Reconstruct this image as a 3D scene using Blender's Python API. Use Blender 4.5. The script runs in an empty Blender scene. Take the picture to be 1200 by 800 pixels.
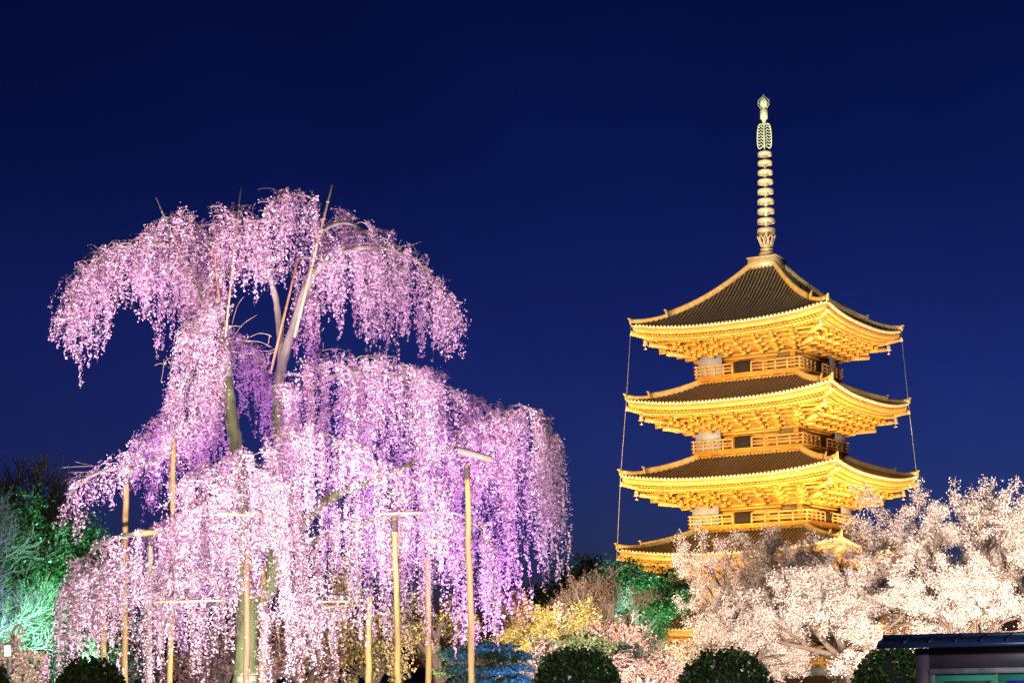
import bpy, math, random
import numpy as np
from mathutils import Vector, Matrix

sc = bpy.context.scene
COL = sc.collection
R = math.radians

# ------------------------------------------------------------------ camera
F, ROLL, CX, CY, EYE = 2227.0, 0.022, 600.0, 778.0, 1.6
cam = bpy.data.cameras.new('camera')
cam.sensor_width = 36.0
cam.lens = 36.0 * F / 1200.0
cam.shift_y = (CY - 400.0) / 1200.0
cam.clip_start, cam.clip_end = 0.5, 4000
camo = bpy.data.objects.new('camera', cam)
camo.matrix_world = Matrix.Translation((0, 0, EYE)) @ Matrix.Rotation(R(90), 4, 'X') @ Matrix.Rotation(-ROLL, 4, 'Z')
COL.objects.link(camo)
sc.camera = camo

def at(u, v, Y):
    """world point seen at photo pixel (u, v) at distance Y"""
    dx, dy = u - CX, v - CY
    c, s = math.cos(ROLL), math.sin(ROLL)
    return Vector(((c*dx - s*dy) * Y / F, Y, EYE - (s*dx + c*dy) * Y / F))

# ------------------------------------------------------------------ night sky
w = bpy.data.worlds.new('World'); sc.world = w; w.use_nodes = True
nt = w.node_tree; nt.nodes.clear()
out = nt.nodes.new('ShaderNodeOutputWorld'); bg = nt.nodes.new('ShaderNodeBackground')
sky = nt.nodes.new('ShaderNodeTexSky'); sky.sky_type = 'NISHITA'; sky.sun_disc = False
sky.sun_elevation = R(-4.0); sky.sun_rotation = R(25); sky.altitude = 0
sky.air_density = 1.0; sky.dust_density = 0.3; sky.ozone_density = 6.0
tint = nt.nodes.new('ShaderNodeMix'); tint.data_type = 'RGBA'; tint.blend_type = 'MULTIPLY'
tint.inputs[0].default_value = 1.0
nt.links.new(sky.outputs[0], tint.inputs[6])
# city glow: the night sky brightens towards the horizon
wtc = nt.nodes.new('ShaderNodeTexCoord'); wsep = nt.nodes.new('ShaderNodeSeparateXYZ'); wrp = nt.nodes.new('ShaderNodeValToRGB')
nt.links.new(wtc.outputs['Generated'], wsep.inputs[0]); nt.links.new(wsep.outputs[2], wrp.inputs[0])
we = wrp.color_ramp.elements; we.new(.15); we.new(.25)
for e_, (p_, c_) in zip(we, ((.0, (.55, .70, .85)), (.15, (.34, .45, .62)), (.24, (.14, .28, .40)), (.36, (.068, .19, .27)))):
    e_.position = p_; e_.color = (*c_, 1)
wsc = nt.nodes.new('ShaderNodeVectorMath'); wsc.operation = 'SCALE'; wsc.inputs['Scale'].default_value = 20.0
nt.links.new(wrp.outputs[0], wsc.inputs[0]); wnz = nt.nodes.new('ShaderNodeTexNoise'); wnz.inputs['Scale'].default_value = 4.0; wnz.inputs['Detail'].default_value = 5; wnz.inputs['Distortion'].default_value = .6
wmr = nt.nodes.new('ShaderNodeMapRange'); wmr.inputs[1].default_value = .35; wmr.inputs[2].default_value = .75; wmr.inputs[3].default_value = .92; wmr.inputs[4].default_value = 1.22
nt.links.new(wtc.outputs['Generated'], wnz.inputs['Vector']); nt.links.new(wnz.outputs['Fac'], wmr.inputs[0])
wcl = nt.nodes.new('ShaderNodeVectorMath'); wcl.operation = 'SCALE'
nt.links.new(wsc.outputs[0], wcl.inputs[0]); nt.links.new(wmr.outputs[0], wcl.inputs['Scale'])
nt.links.new(wcl.outputs[0], tint.inputs[7])
nt.links.new(tint.outputs[2], bg.inputs[0]); bg.inputs[1].default_value = 0.1
nt.links.new(bg.outputs[0], out.inputs[0])

sc.view_settings.view_transform = 'Standard'; sc.view_settings.look = 'None'
sc.view_settings.exposure = 0; sc.view_settings.gamma = 1
sc.cycles.max_bounces = 5; sc.cycles.diffuse_bounces = 3; sc.cycles.transmission_bounces = 3
sc.cycles.transparent_max_bounces = 4; sc.cycles.use_denoising = True
sc.cycles.sample_clamp_indirect = 4

# ------------------------------------------------------------------ floodlights
def flood(name, loc, target, kw, color, cone=60, blend=0.6, radius=0.25):
    l = bpy.data.lights.new(name, 'SPOT'); l.energy = kw * 1000; l.color = color
    l.spot_size = R(cone); l.spot_blend = blend; l.shadow_soft_size = radius
    o = bpy.data.objects.new(name, l); o.location = loc
    o.rotation_euler = (Vector(target) - Vector(loc)).to_track_quat('-Z', 'Y').to_euler()
    COL.objects.link(o); return o

PAG = Vector((24.99, 180.0, 0)); PYAW = R(-30.8)
AMB = (1.0, .585, .21)
nl = Vector((math.sin(PYAW), -math.cos(PYAW), 0)); nr = Vector((math.cos(PYAW), math.sin(PYAW), 0))
tl = Vector((math.cos(PYAW), math.sin(PYAW), 0))
flood('pagoda_floodlight', PAG + nl*34 - tl*10 + Vector((0, 0, .4)), PAG + Vector((0, 0, 25)), 50, AMB, 75)
flood('pagoda_floodlight', PAG + nl*34 + tl*8 + Vector((0, 0, .4)), PAG + Vector((0, 0, 31)), 84, AMB, 75)
flood('pagoda_floodlight', PAG + nr*30 + nl*12 + Vector((0, 0, .4)), PAG + Vector((0, 0, 31)), 140, AMB, 75)
flood('pagoda_floodlight', PAG + nr*34 - nl*2 + Vector((0, 0, .4)), PAG + Vector((0, 0, 22)), 50, AMB, 75)
flood('pagoda_key_floodlight', (-38, 105, 7), PAG + Vector((0, 0, 32)), 720, AMB, 26)
flood('spire_floodlight', (10, 95, 2), PAG + Vector((0, 0, 49.5)), 420, (.92, 1.0, .72), 8, .5)

WP = (1.0, .88, .92); VIO = (.58, .25, 1.0); PINK = (1.0, .66, .84)
flood('blossom_floodlight', at(172, 778, 36.5) + Vector((0, 0, -1.2)), at(160, 590, 50), 12, WP, 80)
flood('blossom_floodlight', at(330, 778, 35) + Vector((0, 0, -1.2)), at(330, 560, 50), 8.2, WP, 80)
flood('blossom_floodlight', at(520, 778, 36) + Vector((0, 0, -1.2)), at(480, 560, 50), 9, WP, 80)
flood('blossom_floodlight', at(38, 778, 36.5) + Vector((0, 0, -1.2)), at(200, 320, 50), 21, PINK, 45)
flood('blossom_floodlight', at(590, 778, 36.5) + Vector((0, 0, -1.2)), at(420, 310, 50), 21, PINK, 45)
flood('violet_floodlight', at(345, 778, 54) + Vector((0, 0, -1.2)), at(350, 420, 52), 8, VIO, 100)
flood('violet_floodlight', at(60, 778, 56) + Vector((0, 0, -1.2)), at(260, 480, 52), 7.0, VIO, 80)
flood('violet_floodlight', at(640, 778, 46) + Vector((0, 0, -1.2)), at(440, 470, 51), 7.5, VIO, 60)

CW = (1.0, .86, .73)
flood('cherry_floodlight', (33, 48, .4), (33, 88, 9), 115, CW, 34, 1.0)
flood('cherry_floodlight', (10, 46, .4), (18, 92, 7.5), 235, CW, 50, 1.0)
flood('cherry_floodlight', (21, 44, .4), (27, 90, 10), 150, CW, 32, 1.0)
flood('cherry_floodlight', (27, 57, .4), (28, 82, 4), 22, CW, 80)
flood('cherry_floodlight', (40, 92, .4), (34, 87, 9), 5, CW, 140)

flood('green_floodlight', at(75, 778, 58) + Vector((0, 0, -1.2)), at(56, 640, 70), 30, (.22, 1.0, .58), 62)
flood('blue_floodlight', at(10, 778, 57.2) + Vector((0, 0, -1.2)), at(12, 620, 66), 9, (.24, .50, 1.0), 120)
flood('green_floodlight', at(790, 778, 121) + Vector((0, 0, -1.2)), at(748, 690, 132), 26, (.26, 1.0, .72), 90)
flood('amber_floodlight', at(690, 778, 104) + Vector((0, 0, -1.2)), at(690, 690, 122), 30, (1.0, .70, .42), 60)
flood('yellow_floodlight', at(640, 778, 72) + Vector((0, 0, -1.2)), at(635, 735, 86), 27, (1.0, .82, .50), 80)
flood('yellow_floodlight', at(470, 778, 58) + Vector((0, 0, -1.2)), at(450, 730, 70), 2.6, (1.0, .78, .32), 110)
flood('blue_floodlight', at(620, 778, 57) + Vector((0.6, 0, -1.3)), at(575, 775, 60), 3.6, (.07, .20, 1.0), 110)
flood('rose_floodlight', at(745, 778, 60) + Vector((0, 0, -1.3)), at(740, 765, 72), 16.0, (1.0, .82, .70), 120)
flood('rose_floodlight', at(725, 778, 92) + Vector((0, 0, -1.2)), at(725, 740, 100), 16, (1.0, .74, .62), 110)
flood('cream_floodlight', at(30, 778, 51) + Vector((0, 0, -1.3)), at(25, 765, 56), 1.6, (1.0, .88, .74), 110)
flood('bush_fill_light', (-4, 14, 3.2), (-3, 33, 1), 5, (1.0, .92, .80), 70)  # added fill near the camera, brightens the clipped bushes
flood('bush_fill_light', (7, 14, 3.2), (7, 32, 1), 5.5, (.80, .95, 1.0), 70)  # second added fill for the bushes, no real path lamp

# ------------------------------------------------------------------ materials
def newmat(name):
    m = bpy.data.materials.new(name); m.use_nodes = True
    n = m.node_tree.nodes; b = n['Principled BSDF']
    return m, m.node_tree, n, b

def mat(name, c1, c2=None, scale=3.0, rough=.6, metal=0, bump=0.0, stretch=None, emit=None):
    m, t, n, b = newmat(name)
    b.inputs['Roughness'].default_value = rough; b.inputs['Metallic'].default_value = metal
    if c2 is None: c2 = tuple(x*.7 for x in c1)
    tc = n.new('ShaderNodeTexCoord'); mp = n.new('ShaderNodeMapping')
    if stretch: mp.inputs['Scale'].default_value = stretch
    nz = n.new('ShaderNodeTexNoise'); nz.inputs['Scale'].default_value = scale; nz.inputs['Detail'].default_value = 6
    rp = n.new('ShaderNodeValToRGB'); rp.color_ramp.elements[0].position = .3; rp.color_ramp.elements[1].position = .7
    rp.color_ramp.elements[0].color = (*c2, 1); rp.color_ramp.elements[1].color = (*c1, 1)
    t.links.new(tc.outputs['Object'], mp.inputs[0]); t.links.new(mp.outputs[0], nz.inputs['Vector'])
    t.links.new(nz.outputs['Fac'], rp.inputs[0]); t.links.new(rp.outputs[0], b.inputs['Base Color'])
    if bump:
        bp = n.new('ShaderNodeBump'); bp.inputs['Strength'].default_value = bump; bp.inputs['Distance'].default_value = .05
        t.links.new(nz.outputs['Fac'], bp.inputs['Height']); t.links.new(bp.outputs[0], b.inputs['Normal'])
    if emit:
        b.inputs['Emission Color'].default_value = (*emit[0], 1); b.inputs['Emission Strength'].default_value = emit[1]
    return m

def leafmat(name, cols, transl=.35, rough=.55, spec=.3):
    m, t, n, b = newmat(name)
    g = n.new('ShaderNodeNewGeometry'); rp = n.new('ShaderNodeValToRGB')
    els = rp.color_ramp.elements
    while len(els) < len(cols): els.new(.5)
    for i, c in enumerate(cols):
        els[i].position = i / max(1, len(cols) - 1); els[i].color = (*c, 1)
    t.links.new(g.outputs['Random Per Island'], rp.inputs[0])
    t.links.new(rp.outputs[0], b.inputs['Base Color'])
    b.inputs['Roughness'].default_value = rough; b.inputs['Specular IOR Level'].default_value = spec
    tr = n.new('ShaderNodeBsdfTranslucent'); mx = n.new('ShaderNodeMixShader'); mx.inputs[0].default_value = transl
    t.links.new(rp.outputs[0], tr.inputs[0]); t.links.new(b.outputs[0], mx.inputs[1]); t.links.new(tr.outputs[0], mx.inputs[2])
    t.links.new(mx.outputs[0], n['Material Output'].inputs[0])
    return m

M = {}
M['ground'] = mat('gravel_ground', (.20, .18, .15), (.12, .11, .09), 2.0, .9, bump=.3)
M['grass'] = mat('lawn', (.07, .09, .03), (.04, .06, .02), 1.0, .9, bump=.3)
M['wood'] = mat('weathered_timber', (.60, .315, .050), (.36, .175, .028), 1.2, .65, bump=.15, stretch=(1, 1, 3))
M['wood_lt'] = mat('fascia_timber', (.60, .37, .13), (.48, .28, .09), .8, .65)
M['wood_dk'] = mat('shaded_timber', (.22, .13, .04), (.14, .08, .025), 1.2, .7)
M['soffit'] = mat('shaded_soffit_boards', (.34, .17, .030), (.20, .10, .02), 1.5, .7, stretch=(1, 1, 3))  # darker timber, shade between the brackets put into the colour
M['tile'] = mat('shaded_pan_tile', (.018, .017, .022), (.012, .011, .015), 2.5, .5)  # pans blackened, shade between the tile rows is in the colour
M['tile_rib'] = mat('lit_round_tile', (.24, .195, .14), (.12, .10, .075), 1.6, .45)  # same tile lightened so the rows look caught by light
M['tile_end'] = mat('tile_end_disc', (.62, .52, .40), (.45, .36, .27), 2.0, .6)
M['ridge'] = mat('ridge_tile', (.58, .44, .18), (.40, .29, .11), 2.0, .55)
M['plaster'] = mat('shaded_plaster', (.24, .27, .36), (.19, .21, .29), .8, .8)  # plaster greyed and blued, its shade is in the base colour
M['bronze'] = mat('gilded_bronze', (.62, .52, .36), (.45, .40, .30), 2.0, .45, metal=.25)
M['bronze_gr'] = mat('verdigris_bronze', (.50, .62, .48), (.42, .50, .36), 3.0, .5, metal=.15)
M['cable'] = mat('steel_cable', (.45, .45, .43), None, 3, .4, metal=.6)
M['stone'] = mat('granite', (.32, .30, .28), (.24, .23, .21), 3.0, .85, bump=.2)
M['dark'] = mat('painted_shade', (.012, .010, .010), None, 3, .9)  # near-black colour in place of deep shade
M['bark_moss'] = mat('mossy_bark', (.20, .25, .08), (.08, .10, .04), 3.0, .9, bump=.5, stretch=(1, 1, .3))
M['bark_pale'] = mat('pale_grey_bark', (.27, .23, .19), (.09, .08, .07), 4.0, .9, bump=.5, stretch=(1, 1, .4))
M['bark_brown'] = mat('brown_bark', (.15, .10, .07), (.08, .055, .04), 4.0, .9, bump=.4)
M['bark_ash'] = mat('ashen_twigs', (.26, .24, .22), (.15, .13, .12), 4.0, .9)
M['twig'] = mat('thin_twig', (.16, .11, .10), (.09, .06, .06), 4.0, .8)
M['straw'] = mat('straw_wrap', (.52, .42, .28), (.40, .32, .20), 5.0, .9, bump=.5, stretch=(.3, .3, 4))
M['post'] = mat('peeled_log', (.42, .29, .07), (.18, .115, .035), 2.0, .7, bump=.5, stretch=(2, 2, .3))
M['post_dk'] = mat('brown_log', (.22, .12, .055), (.14, .075, .035), 3.0, .7, bump=.2, stretch=(2, 2, .3))
M['post_gr'] = mat('silvered_log', (.26, .21, .16), (.16, .13, .10), 2.0, .75, bump=.2, stretch=(2, 2, .3))
M['bamboo'] = mat('bamboo', (.42, .33, .18), (.30, .23, .12), 4.0, .5)
M['bamboo_red'] = mat('orange_bamboo', (.50, .26, .12), (.36, .17, .08), 4.0, .5)
M['rope'] = mat('dark_rope', (.05, .035, .03), None, 8, .9)
M['petal'] = leafmat('weeping_blossom', [(.48, .25, .34), (.74, .49, .60), (.82, .62, .70), (.86, .74, .78), (.70, .44, .55)], .42)
M['petal_w'] = leafmat('white_cherry_blossom', [(.44, .29, .25), (.76, .61, .55), (.84, .73, .67), (.68, .52, .46)], .40)
M['petal_p'] = leafmat('peach_blossom', [(.50, .34, .24), (.72, .54, .42), (.64, .46, .34)], .35)
M['leaf_y'] = leafmat('yellow_blossom', [(.46, .34, .08), (.70, .56, .20), (.76, .66, .34)], .35)
M['leaf_g'] = leafmat('green_leaf', [(.03, .06, .02), (.06, .11, .035), (.09, .15, .05)], .3, .35, .5)
M['leaf_dk'] = leafmat('dark_evergreen_leaf', [(.012, .028, .010), (.03, .06, .02), (.05, .085, .03)], .2, .3, .6)
M['leaf_bush'] = leafmat('box_hedge_leaf', [(.015, .03, .008), (.035, .065, .015), (.10, .16, .04)], .2, .28, .6)
M['leaf_pg'] = leafmat('pale_green_leaf', [(.12, .20, .09), (.24, .34, .18), (.36, .36, .26)], .35)
M['leaf_rose'] = leafmat('rose_twig_bud', [(.28, .12, .11), (.48, .28, .24), (.58, .40, .32)], .35)
M['needle'] = leafmat('pine_needle', [(.02, .05, .03), (.05, .10, .06), (.07, .13, .08)], .2, .5)
M['hut_roof'] = mat('dark_blue_metal', (.018, .030, .085), (.012, .020, .060), 2.0, .38, metal=.3)
M['hut_wood'] = mat('dark_stained_timber', (.055, .030, .045), (.035, .020, .030), 3.0, .6)
M['hut_wood_lt'] = mat('weathered_lintel', (.20, .17, .20), (.09, .07, .09), 6.0, .7)
M['board'] = mat('green_felt', (.02, .20, .13), (.015, .16, .10), 3.0, .8)
M['poster_dk'] = mat('dark_photo_print', (.10, .06, .05), (.01, .01, .012), 9.0, .4)
M['poster_bl'] = mat('blue_print', (.03, .02, .42), (.02, .015, .32), 2.0, .4)
M['pin'] = mat('brass_pin', (.7, .6, .3), None, 3, .3, metal=.8)
M['steel'] = mat('grey_steel', (.12, .12, .13), None, 3, .5, metal=.5)
M['lamp_paper'] = mat('lit_paper', (.8, .85, .95), None, 3, .7, emit=((.55, .68, 1.0), 1.2))

# ------------------------------------------------------------------ mesh helpers
def link_mesh(name, V, Q, m, parent=None, smooth=False, T=None, mats=None, midx=None):
    """V (N,3), Q (K,4) quads, T (J,3) triangles"""
    V = np.asarray(V, dtype=np.float32).reshape(-1, 3)
    Q = np.asarray(Q if Q is not None else [], dtype=np.int32).reshape(-1, 4)
    T = np.asarray(T if T is not None else [], dtype=np.int32).reshape(-1, 3)
    me = bpy.data.meshes.new(name)
    me.vertices.add(len(V)); me.vertices.foreach_set('co', V.ravel())
    nl_ = Q.size + T.size
    me.loops.add(nl_); me.loops.foreach_set('vertex_index', np.concatenate([Q.ravel(), T.ravel()]))
    me.polygons.add(len(Q) + len(T))
    ls = np.concatenate([np.arange(len(Q))*4, Q.size + np.arange(len(T))*3]).astype(np.int32)
    me.polygons.foreach_set('loop_start', ls)
    me.update(calc_edges=True)
    if smooth: me.polygons.foreach_set('use_smooth', np.ones(len(me.polygons), dtype=bool))
    if midx is not None: me.polygons.foreach_set('material_index', np.asarray(midx, dtype=np.int32))
    me.validate()
    for x in (mats or [m]): me.materials.append(x)
    o = bpy.data.objects.new(name, me); COL.objects.link(o)
    if parent: o.parent = parent
    return o

class MB:
    def __init__(s): s.v = []; s.q = []; s.t = []
    def add(s, V, Q=(), T=()):
        k = len(s.v); s.v.extend([tuple(p) for p in V])
        s.q.extend([tuple(i + k for i in f) for f in Q]); s.t.extend([tuple(i + k for i in f) for f in T])
    def box(s, c, d, Mx=None, taper=1.0):
        x, y, z = d[0]/2, d[1]/2, d[2]/2; k = taper
        P = [(-x*k, -y*k, -z), (x*k, -y*k, -z), (x*k, y*k, -z), (-x*k, y*k, -z), (-x, -y, z), (x, -y, z), (x, y, z), (-x, y, z)]
        P = [Vector(p) for p in P]; c = Vector(c)
        if Mx is not None and len(Mx) == 3: P = [Mx @ p + c for p in P]
        else:
            P = [p + c for p in P]
            if Mx is not None: P = [Mx @ p for p in P]
        s.add(P, [(0, 3, 2, 1), (4, 5, 6, 7), (0, 1, 5, 4), (1, 2, 6, 5), (2, 3, 7, 6), (3, 0, 4, 7)])
    def beam(s, a, b, wd, h, Mx=None):
        a, b = Vector(a), Vector(b); d = (b - a); L = d.length; d.normalize()
        side = d.cross(Vector((0, 0, 1)))
        if side.length < 1e-4: side = Vector((1, 0, 0))
        side.normalize(); up = side.cross(d)
        P = []
        for p in (a, b):
            for (i, j) in ((-1, -1), (1, -1), (1, 1), (-1, 1)): P.append(p + side*i*wd/2 + up*j*h/2)
        if Mx is not None: P = [Mx @ p for p in P]
        s.add(P, [(0, 1, 2, 3), (7, 6, 5, 4), (0, 4, 5, 1), (1, 5, 6, 2), (2, 6, 7, 3), (3, 7, 4, 0)])
    def tube(s, pts, rad, n=8, cap=True):
        pts = [Vector(p) for p in pts]
        if not hasattr(rad, '__len__'): rad = [rad]*len(pts)
        k = len(s.v); up = None
        for i, p in enumerate(pts):
            d = (pts[min(i+1, len(pts)-1)] - pts[max(i-1, 0)]).normalized()
            if up is None: up = d.orthogonal().normalized()
            a = (up - d*up.dot(d)).normalized(); up = a; b = d.cross(a)
            for j in range(n):
                t = 2*math.pi*j/n; s.v.append(tuple(p + (a*math.cos(t) + b*math.sin(t))*rad[i]))
        for i in range(len(pts)-1):
            for j in range(n):
                s.q.append((k+i*n+j, k+i*n+(j+1) % n, k+(i+1)*n+(j+1) % n, k+(i+1)*n+j))
        if cap:
            for e in (0, len(pts)-1):
                s.v.append(tuple(pts[e])); c = len(s.v)-1
                for j in range(n):
                    f = (k+e*n+j, k+e*n+(j+1) % n, c); s.t.append(f if e else f[::-1])
    def lathe(s, prof, n=20, c=(0, 0, 0)):
        k = len(s.v)
        for (r, z) in prof:
            for j in range(n):
                t = 2*math.pi*j/n; s.v.append((c[0]+r*math.cos(t), c[1]+r*math.sin(t), c[2]+z))
        for i in range(len(prof)-1):
            for j in range(n):
                s.q.append((k+i*n+j, k+i*n+(j+1) % n, k+(i+1)*n+(j+1) % n, k+(i+1)*n+j))
    def build(s, name, m, parent=None, smooth=False):
        return link_mesh(name, s.v, s.q, m, parent, smooth, s.t)

def tag(o, label=None, cat=None, group=None, kind=None):
    if label: o['label'] = label
    if cat: o['category'] = cat
    if group: o['group'] = group
    if kind: o['kind'] = kind
    return o

def thing(name, loc, label, cat, group=None, rz=0.0):
    o = bpy.data.objects.new(name, None); o.location = loc; o.rotation_euler = (0, 0, rz)
    o.empty_display_size = .3
    COL.objects.link(o); tag(o, label, cat, group); return o

def catmull(P, n=8):
    P = [Vector(p) for p in P]; P = [P[0]*2 - P[1]] + P + [P[-1]*2 - P[-2]]
    o = []
    for i in range(1, len(P)-2):
        a, b, c, d = P[i-1], P[i], P[i+1], P[i+2]
        for j in range(n):
            t = j/n
            o.append(.5*((2*b) + (c-a)*t + (2*a-5*b+4*c-d)*t*t + (3*b-a-3*c+d)*t**3))
    o.append(P[-2]); return o

def seg_tubes(P0, P1, R0, R1, n=4):
    """many straight tapered prisms at once"""
    P0, P1 = np.asarray(P0, float), np.asarray(P1, float)
    d = P1 - P0; d /= np.linalg.norm(d, axis=1, keepdims=True) + 1e-9
    ref = np.where(np.abs(d[:, 2:3]) > .9, np.array([[1., 0, 0]]), np.array([[0, 0, 1.]]))
    a = np.cross(d, ref); a /= np.linalg.norm(a, axis=1, keepdims=True) + 1e-9
    b = np.cross(d, a)
    th = np.arange(n)*2*np.pi/n
    ring = a[:, None, :]*np.cos(th)[None, :, None] + b[:, None, :]*np.sin(th)[None, :, None]
    V = np.concatenate([P0[:, None, :] + ring*np.asarray(R0)[:, None, None], P1[:, None, :] + ring*np.asarray(R1)[:, None, None]], axis=1)
    k = np.arange(len(P0))[:, None]*2*n; j = np.arange(n)[None, :]
    Q = np.stack([k+j, k+(j+1) % n, k+n+(j+1) % n, k+n+j], axis=-1).reshape(-1, 4)
    return V.reshape(-1, 3), Q

def leaf_quads(rng, C, size, flat=0.0):
    C = np.asarray(C, float); N = len(C)
    a = rng.normal(size=(N, 3)); a /= np.linalg.norm(a, axis=1, keepdims=True)
    b = rng.normal(size=(N, 3)); b -= a*(a*b).sum(1, keepdims=True); b /= np.linalg.norm(b, axis=1, keepdims=True)
    if flat: a[:, 2] *= 1-flat; b[:, 2] *= 1-flat
    s = size*(.6 + .8*rng.random((N, 1)))*.5
    e = .55 + .5*rng.random((N, 1))
    nrm = np.cross(a, b)
    V = np.stack([C + a*s, C + b*s*e + nrm*s*.25, C - a*s, C - b*s*e + nrm*s*.25], axis=1).reshape(-1, 3)
    return V, np.arange(N*4).reshape(-1, 4)

# ------------------------------------------------------------------ ground
def sheet(name, x0, x1, y0, y1, z, m):
    o = link_mesh(name, [(x0, y0, z), (x1, y0, z), (x1, y1, z), (x0, y1, z)], [(0, 1, 2, 3)], m)
    tag(o, kind='structure'); return o
sheet('ground', -900, 900, -60, 2500, 0, M['grass'])
sheet('gravel_path', -40, 60, -20, 33, .004, M['ground'])

# ------------------------------------------------------------------ pagoda
def build_pagoda():
    root = thing('pagoda', PAG, 'tall five-storey timber pagoda floodlit amber with ringed metal spire', 'pagoda', rz=PYAW)
    RZ = [Matrix.Rotation(k*math.pi/2, 4, 'Z') for k in range(4)]
    A = [9.66, 10.09, 10.60, 10.95, 11.30]
    T = [32.70, 25.70, 18.70, 11.85, 5.0]
    B = [5.15, 5.45, 5.8, 6.1, 5.6]
    RISE = .84
    for i in range(5):
        a, tz, b = A[i], T[i], B[i]
        ze = tz - RISE + .18                       # roof surface at mid eave
        if i == 0: th, tzt = 1.25, 38.5
        else: th, tzt = B[i-1] - .45, T[i-1] - 5.15
        k1 = .50 if i == 0 else .72
        prof = lambda v, k1=k1: k1*v + (1-k1)*v*v
        curve = lambda u: RISE*(abs(u)**2.6)
        def surf(u, v, off=0.0):
            h = a + (th-a)*v
            return Vector((u*h, -h, ze + (tzt-ze)*prof(v) + curve(u)*max(0.0, 1-v)**2.2 + off))
        # tiled roof: pans
        mb = MB(); nu, nv = 28, 12
        for Rm in RZ:
            G = [[Rm @ surf(-1 + 2*p/nu, q/nv) for p in range(nu+1)] for q in range(nv+1)]
            mb.add([x for r in G for x in r], [(q*(nu+1)+p, q*(nu+1)+p+1, (q+1)*(nu+1)+p+1, (q+1)*(nu+1)+p) for q in range(nv) for p in range(nu)])
        roof = mb.build('roof', M['tile'], root, True)
        # round tile rows and their end discs
        mb = MB(); n = int(2*a/.36)
        for Rm in RZ:
            me_ = MB()
            for r in range(n):
                x = -a + (r+.5)*2*a/n
                vmax = min(1.0, (a-abs(x))/(a-th)) if abs(x) > th else 1.0
                if vmax < .03: continue
                pts = []
                for j in range(9):
                    v = vmax*j/8; h = a + (th-a)*v
                    pts.append(Rm @ (surf(x/h, v, .03)))
                mb.tube(pts, .078, 6, False)
                u = x/a; p = surf(u, 0, .02)
                me_.tube([Rm @ (p + Vector((0, -.06, 0))), Rm @ (p + Vector((0, .05, 0)))], .125, 8)
            tag(me_.build('tile_ends', M['tile_end'], roof), kind='stuff')
        tag(mb.build('round_tile_rows', M['tile_rib'], roof, True), kind='stuff')
        # hip ridges in two steps with finials
        for kk, Rm in enumerate(RZ):
            hip = lambda v, off: Rm @ (surf(1, v, off))
            mb = MB()
            v0 = .30
            def strip(va, vb, h, wd, lift=0.0, curl=0.0):
                N = 10; V = []
                for j in range(N+1):
                    v = va + (vb-va)*j/N; p = hip(v, -.05); d = (hip(v+.01, 0) - hip(v, 0)); d.z = 0; d.normalize()
                    sd = Vector((-d.y, d.x, 0)); c = curl*(1 - j/N)**3
                    for (s_, z_) in ((-1, 0), (-1, h), (-.5, h+.1), (.5, h+.1), (1, h), (1, 0)):
                        V.append(p + sd*s_*wd/2 + Vector((0, 0, z_ + lift + c)))
                Q = []
                for j in range(N):
                    for q in range(6): Q.append((j*6+q, j*6+(q+1) % 6, (j+1)*6+(q+1) % 6, (j+1)*6+q))
                mb.add(V, Q, [(0, 1, 2), (0, 2, 3), (0, 3, 4), (0, 4, 5)])
            strip(v0, 1, .48, .34); strip(.0, v0, .28, .26, 0, .22)
            rg = mb.build('hip_ridge', M['ridge'], roof)
            for (v, sc_, hz) in ((v0, .62, .44), (.0, .55, .34)):
                mb = MB()
                p = hip(v, 0); d = hip(v, 0) - hip(v+.02, 0); d.z = 0; d.normalize()
                ang = math.atan2(d.y, d.x)
                Rr = Matrix.Rotation(ang, 3, 'Z')
                mb.box(p + d*.06 + Vector((0, 0, hz*.55)), (.14, .50*sc_, .60*sc_), Rr, .8)
                mb.box(p + d*.10 + Vector((0, 0, hz*.55 + .42*sc_)), (.12, .26*sc_, .30*sc_), Rr, 1.5)
                mb.box(p + d*.16 + Vector((0, 0, hz*.55 + .66*sc_)), (.30, .10, .10), Rr)
                mb.build('ridge_end_tile', M['ridge'], rg)
        # eave boards swept along the curved eave
        def sweep(profile, nu=28):
            mb = MB(); K = len(profile)
            for Rm in RZ:
                V = []
                for p in range(nu+1):
                    u = -1 + 2*p/nu
                    for (ins, dz) in profile:
                        h = a - ins; V.append(Rm @ Vector((u*h, -h, ze + dz + curve(u)*max(0, (1-ins/(a-th)))**2.2)))
                Q = [(p*K+q, (p+1)*K+q, (p+1)*K+(q+1) % K, p*K+(q+1) % K) for p in range(nu) for q in range(K)]
                mb.add(V, Q)
            return mb
        sweep([(-.02, -.03), (.0, -.13), (.25, -.16), (.25, -.06)]).build('eave_tiles', M['tile_end'], roof)
        fb = sweep([(.12, -.165), (.14, -.55), (.16, -.60), (.50, -.66), (.50, -.165)]).build('eave_board', M['wood_lt'], root)
        # two rows of rafters
        mb = MB()
        for Rm in RZ:
            for (ins, L, dz, sp, s_) in ((.40, 1.5, -.74, .34, .15), (1.15, 1.6, -1.02, .34, .17)):
                h = a - ins; n = int(2*h/sp)
                for r in range(n+1):
                    x = -h + .1 + r*(2*h-.2)/n; u = x/h
                    z = ze + dz + curve(u)*max(0, 1-ins/(a-th))**2.2
                    Lm = min(L, abs(abs(x)-h) + .5) if abs(x) > h-L else L
                    mb.box((x, -h + Lm/2, z), (s_, Lm, s_), Rm)
        mb.build('rafters', M['wood'], root)
        sweep([(.98, -.84), (1.0, -.98), (1.25, -.98), (1.25, -.84)]).build('rafter_beam', M['wood_lt'], root)
        # sloping soffit between eave and wall, with the boards behind the brackets
        zb0 = tz - (2.80 if i < 4 else 2.7)
        bh = b - .15
        mb = MB(); nu = 20
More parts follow.
